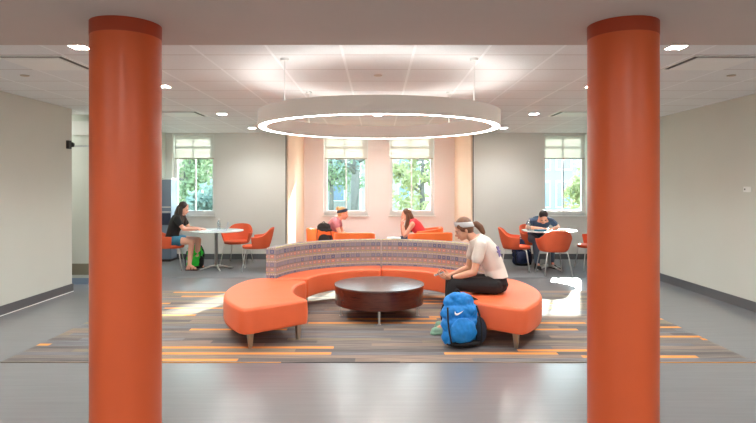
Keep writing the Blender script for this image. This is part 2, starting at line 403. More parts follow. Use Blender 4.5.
for (a, c), s in zip(WIN, SH):
    x = (a + c) / 2; h = (c - a) / 2 - .025
    t = empty('roller_shade', (x, YB + .085, 2.15), 0, 'off-white translucent roller shade ' + s, 'roller shade', 'roller shades in the back windows')
    bm = B(); bx(bm, -h, h, -.001, .001, .02, .51); obj('shade_cloth', bm, M['shade'], t)
    bm = B(); bx(bm, -h, h, -.008, .008, 0, .024); obj('bottom_bar', bm, M['satin'], t)
    bm = B(); cone(bm, (-h, .0, .52), (h, .0, .52), .02, .02, 16); obj('roller', bm, M['white'], t, smooth=False)

# ------------------------------------------------------------------ columns
def column(x, y, label):
    t = empty('round_column', (x, y, 0), 0, label, 'column', 'big orange columns', 'thing')
    r = .216
    bm = B(); lathe(bm, [(0, 0), (r, 0), (r, SZ - .088), (0, SZ - .088)], 96); o = obj('column_shaft', bm, M['column'], t, True); mod(o, 'EDGE_SPLIT', split_angle=.6)
    bm = B(); lathe(bm, [(0, SZ - .088), (r + .0015, SZ - .088), (r + .0015, SZ), (0, SZ)], 96); o = obj('column_top_band', bm, M['column_top'], t, True, label='deeper red orange band'); mod(o, 'EDGE_SPLIT', split_angle=.6)  # darker red-orange band around the column top
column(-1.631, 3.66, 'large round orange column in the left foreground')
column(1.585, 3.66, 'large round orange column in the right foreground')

# ------------------------------------------------------------------ ceiling fixtures
def downlight(x, y, label, z=CZ):
    t = empty('downlight', (x, y, z), 0, label, 'ceiling light', 'square recessed downlights')
    bm = B(); s = .075
    for q in ((-s, s, -s, -s + .012), (-s, s, s - .012, s), (-s, -s + .012, -s + .012, s - .012), (s - .012, s, -s + .012, s - .012)): bx(bm, *q, -.006, 0)
    obj('trim_ring', bm, M['white'], t)
    bm = B(); bx(bm, -.063, .063, -.063, .063, -.004, 0); obj('lens', bm, M['down_glow'], t)
    ld = bpy.data.lights.new('downlight_lamp', 'SPOT'); ld.energy = SPOT_W * (.35 if abs(x) == .62 else .65 if y > 11 else 1); ld.color = (.98, 1, .98); ld.spot_size = 2.5; ld.spot_blend = .8; ld.shadow_soft_size = .07
    lo = bpy.data.objects.new('downlight_lamp', ld); COL.objects.link(lo); lo.parent = t; lo.location = (0, 0, -.03)
    return t
for x, y, s in ((-2.47, 4.68, 'square ceiling downlight to the left of the left orange column top'), (2.47, 4.68, 'square ceiling downlight to the right of the right orange column top'),
                (-2.47, 6.5, 'square ceiling downlight just right of the left column, nearer the camera'), (2.47, 6.5, 'square ceiling downlight cut by the left edge of the right column'),
                (-2.47, 8.95, 'square ceiling downlight beside the left ceiling diffuser near the windows'), (2.47, 8.95, 'square ceiling downlight beside the right ceiling diffuser near the windows'),
                (-2.47, 11.1, 'farthest square downlight on the left, close to the back wall'), (2.47, 11.1, 'farthest square downlight on the right, close to the back wall'),
                (-.62, 11.1, 'added unseen downlight in front of the centre left window, behind the ring light'), (.62, 11.1, 'added unseen downlight in front of the centre right window, behind the ring light'),  # unseen pair, added to brighten the centre bay wall
                (0, 9.1, 'square ceiling downlight seen through the hanging ring light')):
    downlight(x, y, s)
# unseen fill panels, added behind the camera and in the passage for brightness
for x, y in [(a_, b_) for a_ in (-3.3, -1.1, 1.2, 3.4) for b_ in (-2.2, -.6, 1.0)] + [(-5.7, 8.72)]:
    if 1:
        t = empty('fill_panel', (x, y, SZ if y < 5 else CZ), 0, 'added white fill light panel behind the viewpoint' if y < 5 else 'added white fill light panel in the side passage on the left', 'ceiling light', 'added near room fill panels' if y < 5 else None)
        bm = B()
        for q in ((-.31, .31, -.31, -.29), (-.31, .31, .29, .31), (-.31, -.29, -.29, .29), (.29, .31, -.29, .29)): bx(bm, *q, -.012, 0)
        obj('fill_panel_frame', bm, M['white'], t)
        bm = B(); bx(bm, -.29, .29, -.29, .29, -.006, 0); obj('lens', bm, M['fill_glow'], t)
def diffuser(x, y, label):
    t = empty('ceiling_diffuser', (x, y, CZ), 0, label, 'air vent', 'square ceiling air diffusers')
    bm = B(); bx(bm, -.29, .29, -.29, .29, -.004, 0); obj('backing', bm, M['dark'], t)
    bm = B(); bx(bm, *((-.286, .225) if x < 0 else (-.225, .286)), -.225, .286, -.012, -.004); obj('plaque', bm, M['white'], t)
    bm = B()
    for q in ((-.3, .3, -.3, -.285), (-.3, .3, .285, .3), (-.3, -.285, -.285, .285), (.285, .3, -.285, .285)): bx(bm, *q, -.01, 0)
    obj('frame', bm, M['white'], t)
for x, y, s in ((-3.08, 5.27, 'square ceiling diffuser with dark slots above the left wall, nearer the camera'), (3.08, 5.27, 'square ceiling diffuser with dark slots right of the right column'),
                (-3.08, 8.95, 'square ceiling diffuser in front of the leftmost window'), (3.08, 8.95, 'square ceiling diffuser in front of the rightmost window')):
    diffuser(x, y, s)
for x, y, s in ((0, 5.87, 'small round ceiling sprinkler cap in the middle of the ceiling'), (-3.67, 5.87, 'small round sprinkler cap in the ceiling above the left wall'), (3.67, 5.87, 'small round sprinkler cap in the ceiling above the right wall')):
    bm = B(); lathe(bm, [(0, 0), (.045, 0), (.04, -.008), (.015, -.012), (0, -.012)], 24)
    props(obj('sprinkler_cap', bm, M['satin'], smooth=True, loc=(x, y, CZ)), s, 'sprinkler', 'ceiling sprinkler caps')

# ring pendant
RX, RY, RO, RI, RZ0, RZ1 = .012, 6.0, 1.262, 1.172, 2.167, 2.325
t = empty('ring_pendant_light', (RX, RY, RZ0), 0, 'large white circular ring light hanging over the lounge seating', 'pendant light')
hh = RZ1 - RZ0; D_47 = math.radians(46.5)
bm = B(); n = 160
def ringprof(bm, prof, n=160):
    rings = [[bm.verts.new((r * math.cos(2 * PI * k / n), r * math.sin(2 * PI * k / n), z)) for k in range(n)] for r, z in prof]
    for i in range(len(rings)):
        A, C = rings[i], rings[(i + 1) % len(rings)]
        for k in range(n): bm.faces.new((A[k], A[(k + 1) % n], C[(k + 1) % n], C[k]))
ringprof(bm, [(RO, 0), (RO, hh), (RO - .012, hh), (RO - .012, .02), (RI + .012, .02), (RI + .012, hh), (RI, hh), (RI, 0), (RI + .010, 0), (RI + .010, .012), (RO - .010, .012), (RO - .010, 0)])
o = obj('ring_housing', bm, M['ring'], t, True); mod(o, 'EDGE_SPLIT', split_angle=.6)
bm = B(); ringprof(bm, [(RO - .011, .002), (RO - .011, .010), (RI + .011, .010), (RI + .011, .002)]); obj('lower_diffuser', bm, M['ring_glow'], t)
bm = B(); ringprof(bm, [(RO - .013, hh - .02), (RO - .013, hh - .01), (RI + .013, hh - .01), (RI + .013, hh - .02)]); obj('upper_diffuser', bm, M['ring_up'], t)
for k in range(4):
    a = (D_47, PI - D_47, PI + D_47, -D_47)[k]; x, y = (RO - .02) * math.cos(a), (RO - .02) * math.sin(a)
    bm = B(); cone(bm, (x, y, hh - .03), (x, y, CZ - RZ0), .004, .004, 8); c_ = obj('suspension_cable', bm, M['white'], t)
    bm = B(); cone(bm, (x, y, CZ - RZ0 - .02), (x, y, CZ - RZ0), .035, .04, 20); c2 = obj('ceiling_cap', bm, M['white'], c_)

# ------------------------------------------------------------------ lounge seating
def sector_outline(C, ri, ro, a0, a1, rc=.07, n=28):
    """closed outline of an annular sector with rounded corners, (x, y) list"""
    def arc(r, b0, b1, n): return [V((C[0] + r * math.cos(b0 + (b1 - b0) * i / n), C[1] + r * math.sin(b0 + (b1 - b0) * i / n))) for i in range(n + 1)]
    def P(r, a): return V((C[0] + r * math.cos(a), C[1] + r * math.sin(a)))
    if not isinstance(rc, (tuple, list)): rc = (rc,) * 4
    out = []
    e0, e1, e2, e3 = rc[0] / ro, rc[1] / ro, rc[2] / ri, rc[3] / ri
    out += arc(ro, a0 + e0, a1 - e1, n)
    def bez(p, c, q): return [(1 - t) ** 2 * p + 2 * t * (1 - t) * c + t * t * q for t in [i / 6 for i in range(1, 6)]]
    out += bez(out[-1], P(ro, a1), P(ro - rc[1], a1)) + [P(ro - rc[1], a1)]
    out += [P(ri + rc[2], a1)]; s = arc(ri, a1 - e2, a0 + e3, n); out += bez(out[-1], P(ri, a1), s[0]) + s
    out += bez(out[-1], P(ri, a0), P(ri + rc[3], a0)) + [P(ri + rc[3], a0), P(ro - rc[0], a0)]
    out += bez(out[-1], P(ro, a0), out[0])
    res = []
    for p in out:
        if not res or (p - res[-1]).length > .004: res.append(p)
    return res
def cushion(name, outline, z0, z1, m, parent, bev=.028, bulge=0.0):
    """upholstered block: lofted inset profile, domed slightly on top"""
    N = len(outline); nrm = []
    for i in range(N):
        t_ = (outline[(i + 1) % N] - outline[i - 1]).normalized(); nrm.append(V((t_.y, -t_.x)))
    area = sum(outline[i].x * outline[(i + 1) % N].y - outline[(i + 1) % N].x * outline[i].y for i in range(N))
    sg = 1 if area > 0 else -1
    prof = [(-.02, z0), (-.004, z0 + .006), (0, z0 + .03), (bulge, (z0 + z1) / 2), (0, z1 - bev)]
    for k in range(1, 6):
        a = k / 5 * PI / 2; prof.append((-bev * (1 - math.cos(a)), z1 - bev + bev * math.sin(a)))
    prof.append((-bev - .003, z1 + .0003)); prof.append((-bev - .006, z1 + .0005))
    bm = B(); rings = []
    for d, z in prof: rings.append([bm.verts.new((*(p + nn * d * sg), z)) for p, nn in zip(outline, nrm)])
    for A, C in zip(rings, rings[1:]):
        for k in range(N): bm.faces.new((A[k], A[(k + 1) % N], C[(k + 1) % N], C[k]))
    bm.faces.new(rings[0][::-1]); cap = bm.faces.new(rings[-1])
    return obj(name, bm, m, parent, True)
def tapered_leg(parent, x, y, h, name='leg', out=0.0):
    bm = B(); r = bmesh.ops.create_cone(bm, cap_ends=True, segments=4, radius1=.022, radius2=.04, depth=h)
    bmesh.ops.transform(bm, verts=r['verts'], matrix=Matrix.Translation((x, y, h / 2)) @ Matrix.Rotation(PI / 4 + out, 4, 'Z'))
    o = obj(name, bm, M['satin'], parent); mod(o, 'BEVEL', width=.003, segments=2); return o
CX, CY = .045, 6.85
def sofa(a0, a1, label):
    t = empty('curved_sofa', (CX, CY, .006), 0, label, 'sofa', 'curved sofa units')
    cushion('seat', sector_outline((0, 0), .93, 1.335, a0, a1, (.05, .05, .05, .05)), .165, .41, M['vinyl_orange'], t, .024)
    # backrest with fabric uv (u along arc, v up)
    bm = B(); uvl = bm.loops.layers.uv.new('UVMap'); n = 48; r0, r1, zb, zt = 1.335, 1.465, .165, .785
    prof = [(r0, zb), (r0, zt - .012), (r0 + .012, zt), (r1 - .012, zt), (r1, zt - .012), (r1, zb)]
    vv = [0, zt - zb, zt - zb + .01, zt - zb + .11, zt - zb + .12, 2 * (zt - zb) + .12]
    rings = [[bm.verts.new((r * math.cos(a0 + (a1 - a0) * k / n), r * math.sin(a0 + (a1 - a0) * k / n), z)) for r, z in prof] for k in range(n + 1)]
    def face(vs, uvs):
        f = bm.faces.new(vs)
        for l_, q in zip(f.loops, uvs): l_[uvl].uv = q
        return f
    for k in range(n):
        for j in range(len(prof)):
            jj = (j + 1) % len(prof); u0, u1 = k / n * (a1 - a0) * r0, (k + 1) / n * (a1 - a0) * r0
            v0 = vv[j]; v1 = vv[jj] if jj else vv[j] + .13
            face((rings[k][j], rings[k][jj], rings[k + 1][jj], rings[k + 1][j]), ((u0, v0), (u0, v1), (u1, v1), (u1, v0)))
    for k in (0, n):
        vs = rings[k]; face(vs if k == 0 else vs[::-1], [(v.co.xy.length, v.co.z - zb) for v in (vs if k == 0 else vs[::-1])])
    o = obj('backrest', bm, M['pattern'], t, True); mod(o, 'EDGE_SPLIT', split_angle=.5)
    for a in (a0 + .12, a1 - .12):
        for r in (1.0, 1.38): tapered_leg(t, r * math.cos(a), r * math.sin(a), .168, out=a)
    return t
D = math.radians
sofa(D(90.1), D(171), 'left half of the curved orange sofa with patterned grey fabric back')
sofa(D(9), D(89.9), 'right half of the curved orange sofa with patterned grey fabric back')
def ottoman(cx, cy, a0, a1, label, rc):
    t = empty('curved_ottoman', (cx, cy, .006), 0, label, 'ottoman', 'curved orange ottomans')
    cushion('seat', sector_outline((0, 0), 1.05, 1.79, a0, a1, rc), .158, .405, M['vinyl_orange'], t, .035, .004)
    for a in (a0 + .07, a1 - .07):
        for r in (1.14, 1.66): tapered_leg(t, r * math.cos(a), r * math.sin(a), .16, out=a)
ottoman(.10, 6.42, D(154.5), D(221), 'orange curved backless ottoman on the left, empty', (.30, .10, .07, .08))
ottoman(.0, 6.42, D(-41), D(25.5), 'orange curved backless ottoman on the right, under the person in the cream shirt', (.10, .30, .08, .07))

# coffee table
t = empty('coffee_table', (.015, 6.8, .006), 0, 'round dark cherry wood drum coffee table in the centre of the lounge', 'coffee table')
bm = B(); lathe(bm, [(0, .158), (.525, .158), (.53, .163), (.53, .366), (0, .366)], 96); o = obj('drum_side', bm, M['wood'], t, True); mod(o, 'EDGE_SPLIT', split_angle=.6)
bm = B(); lathe(bm, [(0, .366), (.536, .366), (.540, .370), (.540, .382), (.536, .386), (0, .386)], 96); o = obj('tabletop', bm, M['wood_top'], t, True); mod(o, 'EDGE_SPLIT', split_angle=.6)
for k in range(4):
    a = -PI / 2 + k * PI / 2; x, y = .46 * math.cos(a), .46 * math.sin(a)
    bm = B(); box(bm, (x, y, .08), (.022, .022, .16)); bx(bm, x - .02, x + .02, y - .02, y + .02, 0, .004); obj('leg', bm, M['metal'], t)

# ------------------------------------------------------------------ chairs
def shell_chair(label, loc, rz):
    """shell armchair; front faces +Y at rz = 0"""
    t = empty('shell_armchair', loc, rz, label, 'chair', 'orange shell armchairs at the study tables')
    bm = B(); NA, NV = 40, 9; grid = []
    A = D(107)
    for i in range(NA + 1):
        th = -A + 2 * A * i / NA            # 0 = back
        c = math.cos(th); a = abs(th) / A
        top = .795 - .145 * (1 / (1 + math.exp(-(abs(th) - D(52)) * 7))) - .02 * a
        rb, rt = .205 + .02 * a, .285 + .015 * a
        row = []
        for j in range(NV + 1):
            v = j / NV; z = .425 + (top - .425) * v
            r = rb + (rt - rb) * (v ** .7)
            sx = 1.03; row.append(bm.verts.new((r * sx * math.sin(th), -r * c - .0 - .02 * v * max(c, 0), z)))
        grid.append(row)
    for i in range(NA):
        for j in range(NV): bm.faces.new((grid[i][j], grid[i + 1][j], grid[i + 1][j + 1], grid[i][j + 1]))
    o = obj('shell', bm, M['shell_orange'], t, True); mod(o, 'SOLIDIFY', thickness=.028, offset=0); mod(o, 'BEVEL', width=.009, segments=2, angle_limit=D(50)); mod(o, 'SUBSURF', levels=1, render_levels=1)
    out = [V((.225 * math.cos(a) * (1.02), .225 * math.sin(a) + (.05 if math.sin(a) > 0 else 0))) for a in [2 * PI * k / 40 for k in range(40)]]
    cushion('seat', out, .405, .465, M['shell_orange'], t, .022, .006)
    for sx in (-1, 1):
        for sy in (-1, 1):
            bm = B(); tube(bm, [(sx * .12, sy * .13, .405), (sx * .17, sy * .18, .395), (sx * .185, sy * .20, .37), (sx * .245, sy * .255, 0)], .0095, 10)
            obj('leg', bm, M['metal'], t, True)
    return t
FC = .004
c0 = shell_chair('orange shell chair on which the girl in black sits, at the left table', (-3.93, 10.62, FC), -PI / 2 + .22)
def cc(loc, rz, label): return copy_tree(c0, (*loc, FC), rz, label)
cc((-2.86, 11.45), PI - .15, 'empty orange shell chair behind the left round table, facing the camera')
cc((-2.26, 10.58), PI / 2 + .12, 'empty orange shell chair right of the left round table, seen from its side')
cc((2.55, 10.5), -PI / 2 - .25, 'empty orange shell chair left of the right round table, seen from its side')
cc((3.12, 10.04), .04, 'empty orange shell chair in front of the right table, its back to the camera')
cc((3.13, 11.22), PI + .5, 'orange shell chair behind the right round table on which the bent-over man sits')
cc((4.06, 10.7), PI / 2, 'orange shell chair cut off by the right foreground column')

def study_table(x, y, label):
    t = empty('round_study_table', (x, y, FC), 0, label, 'table', 'round white study tables')
    bm = B(); lathe(bm, [(0, .712), (.485, .712), (.5, .718), (.5, .732), (.497, .735), (0, .735)], 64); o = obj('tabletop', bm, M['table_white'], t, True); mod(o, 'EDGE_SPLIT', split_angle=.6)
    bm = B(); lathe(bm, [(0, .05), (.03, .05), (.03, .70), (.09, .712), (0, .712)], 24); obj('pedestal', bm, M['metal'], t, True)
    for k in range(4):
        a = .5 + k * PI / 2; d = V((math.cos(a), math.sin(a), 0))
        bm = B(); tube(bm, [d * .02 + V((0, 0, .07)), d * .12 + V((0, 0, .06)), d * .3 + V((0, 0, .012))], [.02, .017, .012], 10); obj('foot', bm, M['metal'], t, True)
    return t
study_table(-3.04, 10.62, 'round white pedestal table in front of the girl in black, on the left')
study_table(3.22, 10.62, 'round white pedestal table at which the man in the blue shirt leans, on the right')

def tub_chair(label, loc, rz, w=.36):
    """tub lounge chair; front faces +Y"""
    t = empty('tub_chair', loc, rz, label, 'lounge chair', 'orange tub lounge chairs by the centre windows')
    bm = B(); NA = 40; A = D(112); prof = []
    rings = []
    for i in range(NA + 1):
        th = -A + 2 * A * i / NA; a = abs(th)
        top = .745 - .05 * max(0, min(1, (a - .7) / 1.1))
        # rounded-square plan
        q = 4; s_, c_ = math.sin(th), -math.cos(th)
        k = (abs(s_) ** q + abs(c_) ** q) ** (-1 / q)
        ro, ri = w * k, (w - .065) * k
        P = [(ro - .03, .14), (ro, .3), (ro + .012, top - .02), (ro - .005, top), (ri + .01, top), (ri, top - .02), (ri - .01, .3), (ri - .01, .14)]
        rings.append([bm.verts.new((r * s_, r * c_, z)) for r, z in P])
    for R0, R1 in zip(rings, rings[1:]):
        for j in range(8): bm.faces.new((R0[j], R1[j], R1[(j + 1) % 8], R0[(j + 1) % 8]))
    bm.faces.new(rings[0]); bm.faces.new(rings[-1][::-1])
    o = obj('tub_shell', bm, M['tub_orange'], t, True); mod(o, 'BEVEL', width=.012, segments=2, angle_limit=D(55)); mod(o, 'WEIGHTED_NORMAL')
    out = [V(((w - .075) * math.cos(a), (w - .06) * math.sin(a) + .04)) for a in [2 * PI * k / 40 for k in range(40)]]
    cushion('seat', out, .2, .425, M['tub_orange'], t, .03, .006)
    for sx in (-1, 1):
        for sy in (-1, 1):
            bm = B(); cone(bm, (sx * .23, sy * .2, 0), (sx * .22, sy * .19, .2), .012, .018, 12); obj('leg', bm, M['metal'], t, True)
    return t
u0 = tub_chair('orange tub chair with its back to the camera behind the left half of the sofa', (-.42, 10.22, FC), .0)
copy_tree(u0, (.93, 10.22, FC), .25, 'orange tub chair with its back to the camera behind the right half of the sofa')
copy_tree(u0, (-.98, 10.98, FC), -PI / 2 + .45, 'orange tub chair on which the blonde person with the black bag sits')
copy_tree(u0, (.92, 11.2, FC), PI / 2 - .1, 'orange tub chair on which the person in the coral top sits')
t = empty('side_table', (.30, 10.6, FC), 0, 'small white side table in front of the person in the coral top', 'table')
bm = B(); lathe(bm, [(0, .58), (.13, .58), (.13, .6), (0, .6)], 32); obj('tabletop', bm, M['table_white'], t)
bm = B(); cone(bm, (0, 0, .02), (0, 0, .58), .02, .02); obj('pedestal', bm, M['metal'], t, True)
bm = B(); lathe(bm, [(0, 0), (.13, 0), (.12, .02), (0, .02)], 32); obj('base', bm, M['metal'], t)

# ------------------------------------------------------------------ people
def loft(bm, secs, n=28):
    """secs: (centre, rx front-back, ry side, tilt of the section plane around y)"""
    rings = []
    for c, rx, ry, ti in secs:
        c = V(c); ax = V((math.cos(ti), 0, -math.sin(ti)))
        ring = []
        for k in range(n):
            a = 2 * PI * k / n; cs, sn = math.cos(a), math.sin(a)
            e = 2.4; kk = (abs(cs) ** e + abs(sn) ** e) ** (-1 / e)
            ring.append(bm.verts.new(c + ax * (rx * cs * kk) + V((0, ry * sn * kk, 0))))
        rings.append(ring)
    for A_, C_ in zip(rings, rings[1:]):
        for k in range(n): bm.faces.new((A_[k], A_[(k + 1) % n], C_[(k + 1) % n], C_[k]))
    bm.faces.new(rings[0][::-1]); bm.faces.new(rings[-1])
def hand(bm, wrist, d, nrm, thumb_side, curl=.5, s=1.0):
    d = V(d).normalized(); nrm = V(nrm); nrm = (nrm - d * nrm.dot(d)).normalized(); side = d.cross(nrm).normalized() * thumb_side
    w0 = V(wrist)
    for q, (o_, L, f) in enumerate(((.028, .088, .043), (.010, .092, .047), (-.009, .089, .044), (-.027, .080, .034))):
        k0 = w0 + d * L * s + side * o_ * s
        limb(bm, [w0 + side * o_ * .55 * s, k0], [.0135 * s, .0115 * s], 8, 1)
        p = k0; dd = d.copy(); pts = [p]; cu = curl * (1 + .12 * q)
        for seg in (f, f * .62, f * .5):
            dd = (Matrix.Rotation(-cu * .9 * thumb_side, 3, side) @ dd) if False else (dd * math.cos(cu * .75) + nrm * math.sin(cu * .75)) if seg == f else (dd * math.cos(cu * .7) + (nrm * dd.dot(d) - d * dd.dot(nrm)).normalized() * math.sin(cu * .7))
            dd.normalize(); p = p + dd * seg * s; pts.append(p)
        limb(bm, pts, [.0105 * s, .0095 * s, .0088 * s, .0075 * s], 8, 1)
    ball(bm, w0 + d * .045 * s, (.022 * s, .022 * s, .022 * s), n=1)
    b0 = w0 + d * .022 * s + side * .022 * s; b1 = b0 + (d * .55 + side * .7 + nrm * .35).normalized() * .042 * s; b2 = b1 + (d * .85 + side * .15 + nrm * .45).normalized() * .03 * s; b3 = b2 + (d * .9 - side * .1 + nrm * .4).normalized() * .025 * s
    limb(bm, [b0, b1, b2, b3], [.015 * s, .0125 * s, .0105 * s, .0085 * s], 8, 1)
def head_frame(c, pitch, yaw=0):
    return Matrix.Translation(V(c)) @ Matrix.Rotation(yaw, 4, 'Z') @ Matrix.Rotation(pitch, 4, 'Y')
def hb(bm, F, c, r, n=2, rot=None):
    x = bmesh.ops.create_icosphere(bm, subdivisions=n, radius=1)
    bmesh.ops.transform(bm, verts=x['verts'], matrix=F @ Matrix.Translation(V(c)) @ (rot or Matrix()) @ Matrix.Diagonal((*r, 1)))
def fin(o, vox, it=6, fac=.5, disp=None):
    mod(o, 'REMESH', mode='VOXEL', voxel_size=vox, use_smooth_shade=True); mod(o, 'SMOOTH', factor=fac, iterations=it)
    return o
def torso_secs(sp, tl, g, sc=(1, 1)):
    """sp: pelvis, waist, chest, shoulder, neck-base points; tl: tilt per point"""
    base = [(.105, .165), (.092, .135), (.108, .150), (.092, .165), (.060, .075)]
    return [(V(p), (a + g) * sc[0], (b_ + g) * sc[1], t_) for p, (a, b_), t_ in zip(sp, base, tl)]
def person(name, label, loc, rz, P, vox=.008):
    """Local frame: +X is the way the figure faces, +Y its left. P holds the joints."""
    t = empty(name, loc, rz, label, 'person')
    sk = P.get('skin', M['skin']); g = P.get('girth', (1, 1))
    sp = [V(p) for p in P['spine']]; tl = P['tilt']
    F = head_frame(P['head'], P['pitch'], P.get('yaw', 0))
    bm = B()
    loft(bm, torso_secs(sp, tl, 0, g)); 
    for p, r in zip(sp[:1], [(.10, .15, .09)]): ball(bm, p, r)
    neck = V(P['head']) + (F.to_3x3() @ V((-.025, 0, -.06)))
    limb(bm, [sp[4] - V((0, 0, .03)), neck], [.056, .05])
    # head
    hb(bm, F, (-.012, 0, .03), (.092, .074, .088), 3); hb(bm, F, (.03, 0, -.03), (.062, .058, .082), 3); hb(bm, F, (.048, 0, -.088), (.032, .034, .026))
    hb(bm, F, (.094, 0, -.030), (.022, .014, .018)); hb(bm, F, (.082, 0, -.005), (.012, .010, .026)); hb(bm, F, (.078, 0, -.066), (.014, .022, .012))
    hb(bm, F, (.072, 0, .018), (.02, .045, .012))
    for s in (-1, 1):
        hb(bm, F, (-.008, s * .076, -.018), (.018, .008, .03)); hb(bm, F, (.052, s * .038, -.04), (.022, .018, .022))
    sh = {}
    for s, k in ((1, 'L'), (-1, 'R')):
        a = P['arm' + k]; sho, elb, wri = [V(x) for x in a[:3]]
        limb(bm, [sp[3] + V((0, s * .08, .01)), sho], [.055, .052]); limb(bm, [sho, sho.lerp(elb, .45), elb], [.05, .043, .036])
        limb(bm, [elb, elb.lerp(wri, .3), wri], [.036, .037, .025])
        hand(bm, wri, a[3], a[4], a[5], a[6] if len(a) > 6 else .5)
        l_ = P['leg' + k]; hip, kne, ank, toe = [V(x) for x in l_[:4]]
        limb(bm, [hip, hip.lerp(kne, .5), kne], [.088, .076, .056]); limb(bm, [kne, kne.lerp(ank, .32), ank], [.054, .054, .036])
        heel = ank + (ank - toe).normalized() * .035; heel.z = .035
        limb(bm, [ank, heel], [.036, .03]); limb(bm, [heel, V(toe)], [.032, .024]); limb(bm, [ank, V(toe)], [.036, .022])
    fin(obj('body', bm, sk, t, True), vox, 4)
    # eyes, mouth
    for s in (-1, 1):
        bm = B(); hb(bm, F, (.080, s * .031, -.006), (.008, .013, .006)); obj('eye', bm, M['eye'], t, True)
        bm = B(); hb(bm, F, (.083, s * .031, .014), (.006, .018, .004)); obj('eyebrow', bm, P['hairm'], t, True)
    bm = B(); hb(bm, F, (.091, 0, -.066), (.006, .021, .007)); obj('lips', bm, M['lip'], t, True)
    # hair
    bm = B(); hs = P['hair']
    hb(bm, F, (-.024, 0, .040), (.093, .083, .090), 3); hb(bm, F, (-.05, 0, -.005), (.062, .076, .075), 3)
    if hs == 'ponytail':
        for s in (-1, 1): hb(bm, F, (-.01, s * .062, .02), (.06, .022, .05)); hb(bm, F, (.03, s * .056, .05), (.04, .018, .03))
        hb(bm, F, (-.105, 0, .01), (.028, .026, .026)); q = F @ V((-.112, 0, .01))
        limb(bm, [q, q + V((-.045, 0, .0)), q + V((-.085, .005, -.035)), q + V((-.115, .01, -.09)), q + V((-.12, .01, -.12))], [.024, .034, .036, .026, .01])
    if hs == 'bun':
        hb(bm, F, (-.118, 0, .075), (.042, .045, .042)); 
    if hs == 'long':
        for s in (-1, 1):
            a_ = F @ V((-.03, s * .07, .0)); limb(bm, [a_, a_ + V((-.01, s * .012, -.12)), a_ + V((.02, s * .02, -.25)), a_ + V((.045, s * .01, -.33))], [.035, .042, .04, .015])
        a_ = F @ V((-.07, 0, 0)); limb(bm, [a_, a_ + V((-.035, 0, -.10)), a_ + V((-.045, 0, -.22)), a_ + V((-.035, 0, -.32))], [.06, .07, .065, .03])
    fin(obj('hair', bm, P['hairm'], t, True), .006, 3)
    if P.get('band'):
        bm = B(); R_ = []
        for k in range(48):
            a_ = 2 * PI * k / 48
            cx_, cy_ = -.025 + .095 * math.cos(a_), .086 * math.sin(a_)
            zc = .046 + .034 * math.cos(a_)
            R_.append([bm.verts.new(F @ V((cx_ * f, cy_ * f, zc + dz))) for f, dz in ((1.01, -.030), (1.04, -.014), (1.03, .014), (.95, .030), (.91, .026), (.95, -.026))])
        for k in range(48):
            A_, C_ = R_[k], R_[(k + 1) % 48]
            for j in range(6): bm.faces.new((A_[j], A_[(j + 1) % 6], C_[(j + 1) % 6], C_[j]))
        obj('headband', bm, P['band'], t, True)
    # clothes
    m_, slv, gap = P['top']; bm = B(); gg = .014 + P.get('loose', 0)
    secs = torso_secs(sp, tl, gg, g)
    if P.get('hem'): secs[0] = (V(P['hem'][0]), P['hem'][1], P['hem'][2], P['hem'][3])
    loft(bm, secs[:4] + [(secs[3][0].lerp(secs[4][0], .95), .066 + gap, .076 + gap, tl[4])])
    for s, k in ((1, 'L'), (-1, 'R')):
        sho, elb = V(P['arm' + k][0]), V(P['arm' + k][1])
        limb(bm, [sp[3] + V((0, s * .07, .01)), sho], [.066, .062 if slv else .05])
        if slv: limb(bm, [sho, sho.lerp(elb, slv)], [.064, .058 + P.get('loose', 0)])
    fin(obj('shirt', bm, m_, t, True), vox, 5)
    m_, ll = P['bottom']; bm = B()
    ball(bm, sp[0] - V((0, 0, .01)), (.125 * g[0], .18 * g[1], .105)); loft(bm, [(sp[0], .118 * g[0], .178 * g[1], tl[0]), (sp[0].lerp(sp[1], .55), .108 * g[0], .155 * g[1], tl[0])])
    for k in 'LR':
        hip, kne, ank = [V(x) for x in P['leg' + k][:3]]
        if ll > 1:
            limb(bm, [hip, hip.lerp(kne, .5), kne], [.098, .087, .067]); limb(bm, [kne, kne.lerp(ank, .35), kne.lerp(ank, ll - 1)], [.067, .064, .054])
        else: limb(bm, [hip, hip.lerp(kne, ll)], [.099, .092])
    fin(obj('trousers' if ll > 1 else 'shorts', bm, m_, t, True), vox, 5)
    for k in 'LR':
        ank, toe = V(P['leg' + k][2]), V(P['leg' + k][3]); d = (toe - ank); d.z = 0; d.normalize()
        heel = ank - d * .045; heel.z = .04; bm = B()
        if P['shoe'][1] == 'sandal':
            a_ = heel.copy(); a_.z = .011; b_ = toe + d * .02; b_.z = .011
            for r_, q in ((.034, a_), (.036, a_.lerp(b_, .5)), (.042, a_.lerp(b_, .78)), (.034, b_)): cone(bm, q - V((0, 0, .009)), q + V((0, 0, .007)), r_, r_, 20)
            bx_ = a_.lerp(b_, .5); box(bm, bx_, ((b_ - a_).length * .9, .06, .016), math.atan2(d.y, d.x))
            for f in (.45, .78):
                q = a_.lerp(b_, f); sd_ = V((-d.y, d.x, 0)); tube(bm, [q + sd_ * .04, q + sd_ * .03 + V((0, 0, .045)), q + V((0, 0, .06)), q - sd_ * .03 + V((0, 0, .045)), q - sd_ * .04], .007, 6)
        else:
            limb(bm, [heel, heel.lerp(toe, .55) + V((0, 0, .004)), toe], [.042, .042, .036]); limb(bm, [ank - V((0, 0, .01)), heel.lerp(toe, .6)], [.046, .04])
            a_ = heel.copy(); a_.z = .014; b_ = toe.copy(); b_.z = .014
            for r_, q in ((.045, a_), (.047, a_.lerp(b_, .6)), (.042, b_)): cone(bm, q - V((0, 0, .013)), q + V((0, 0, .012)), r_, r_, 24)
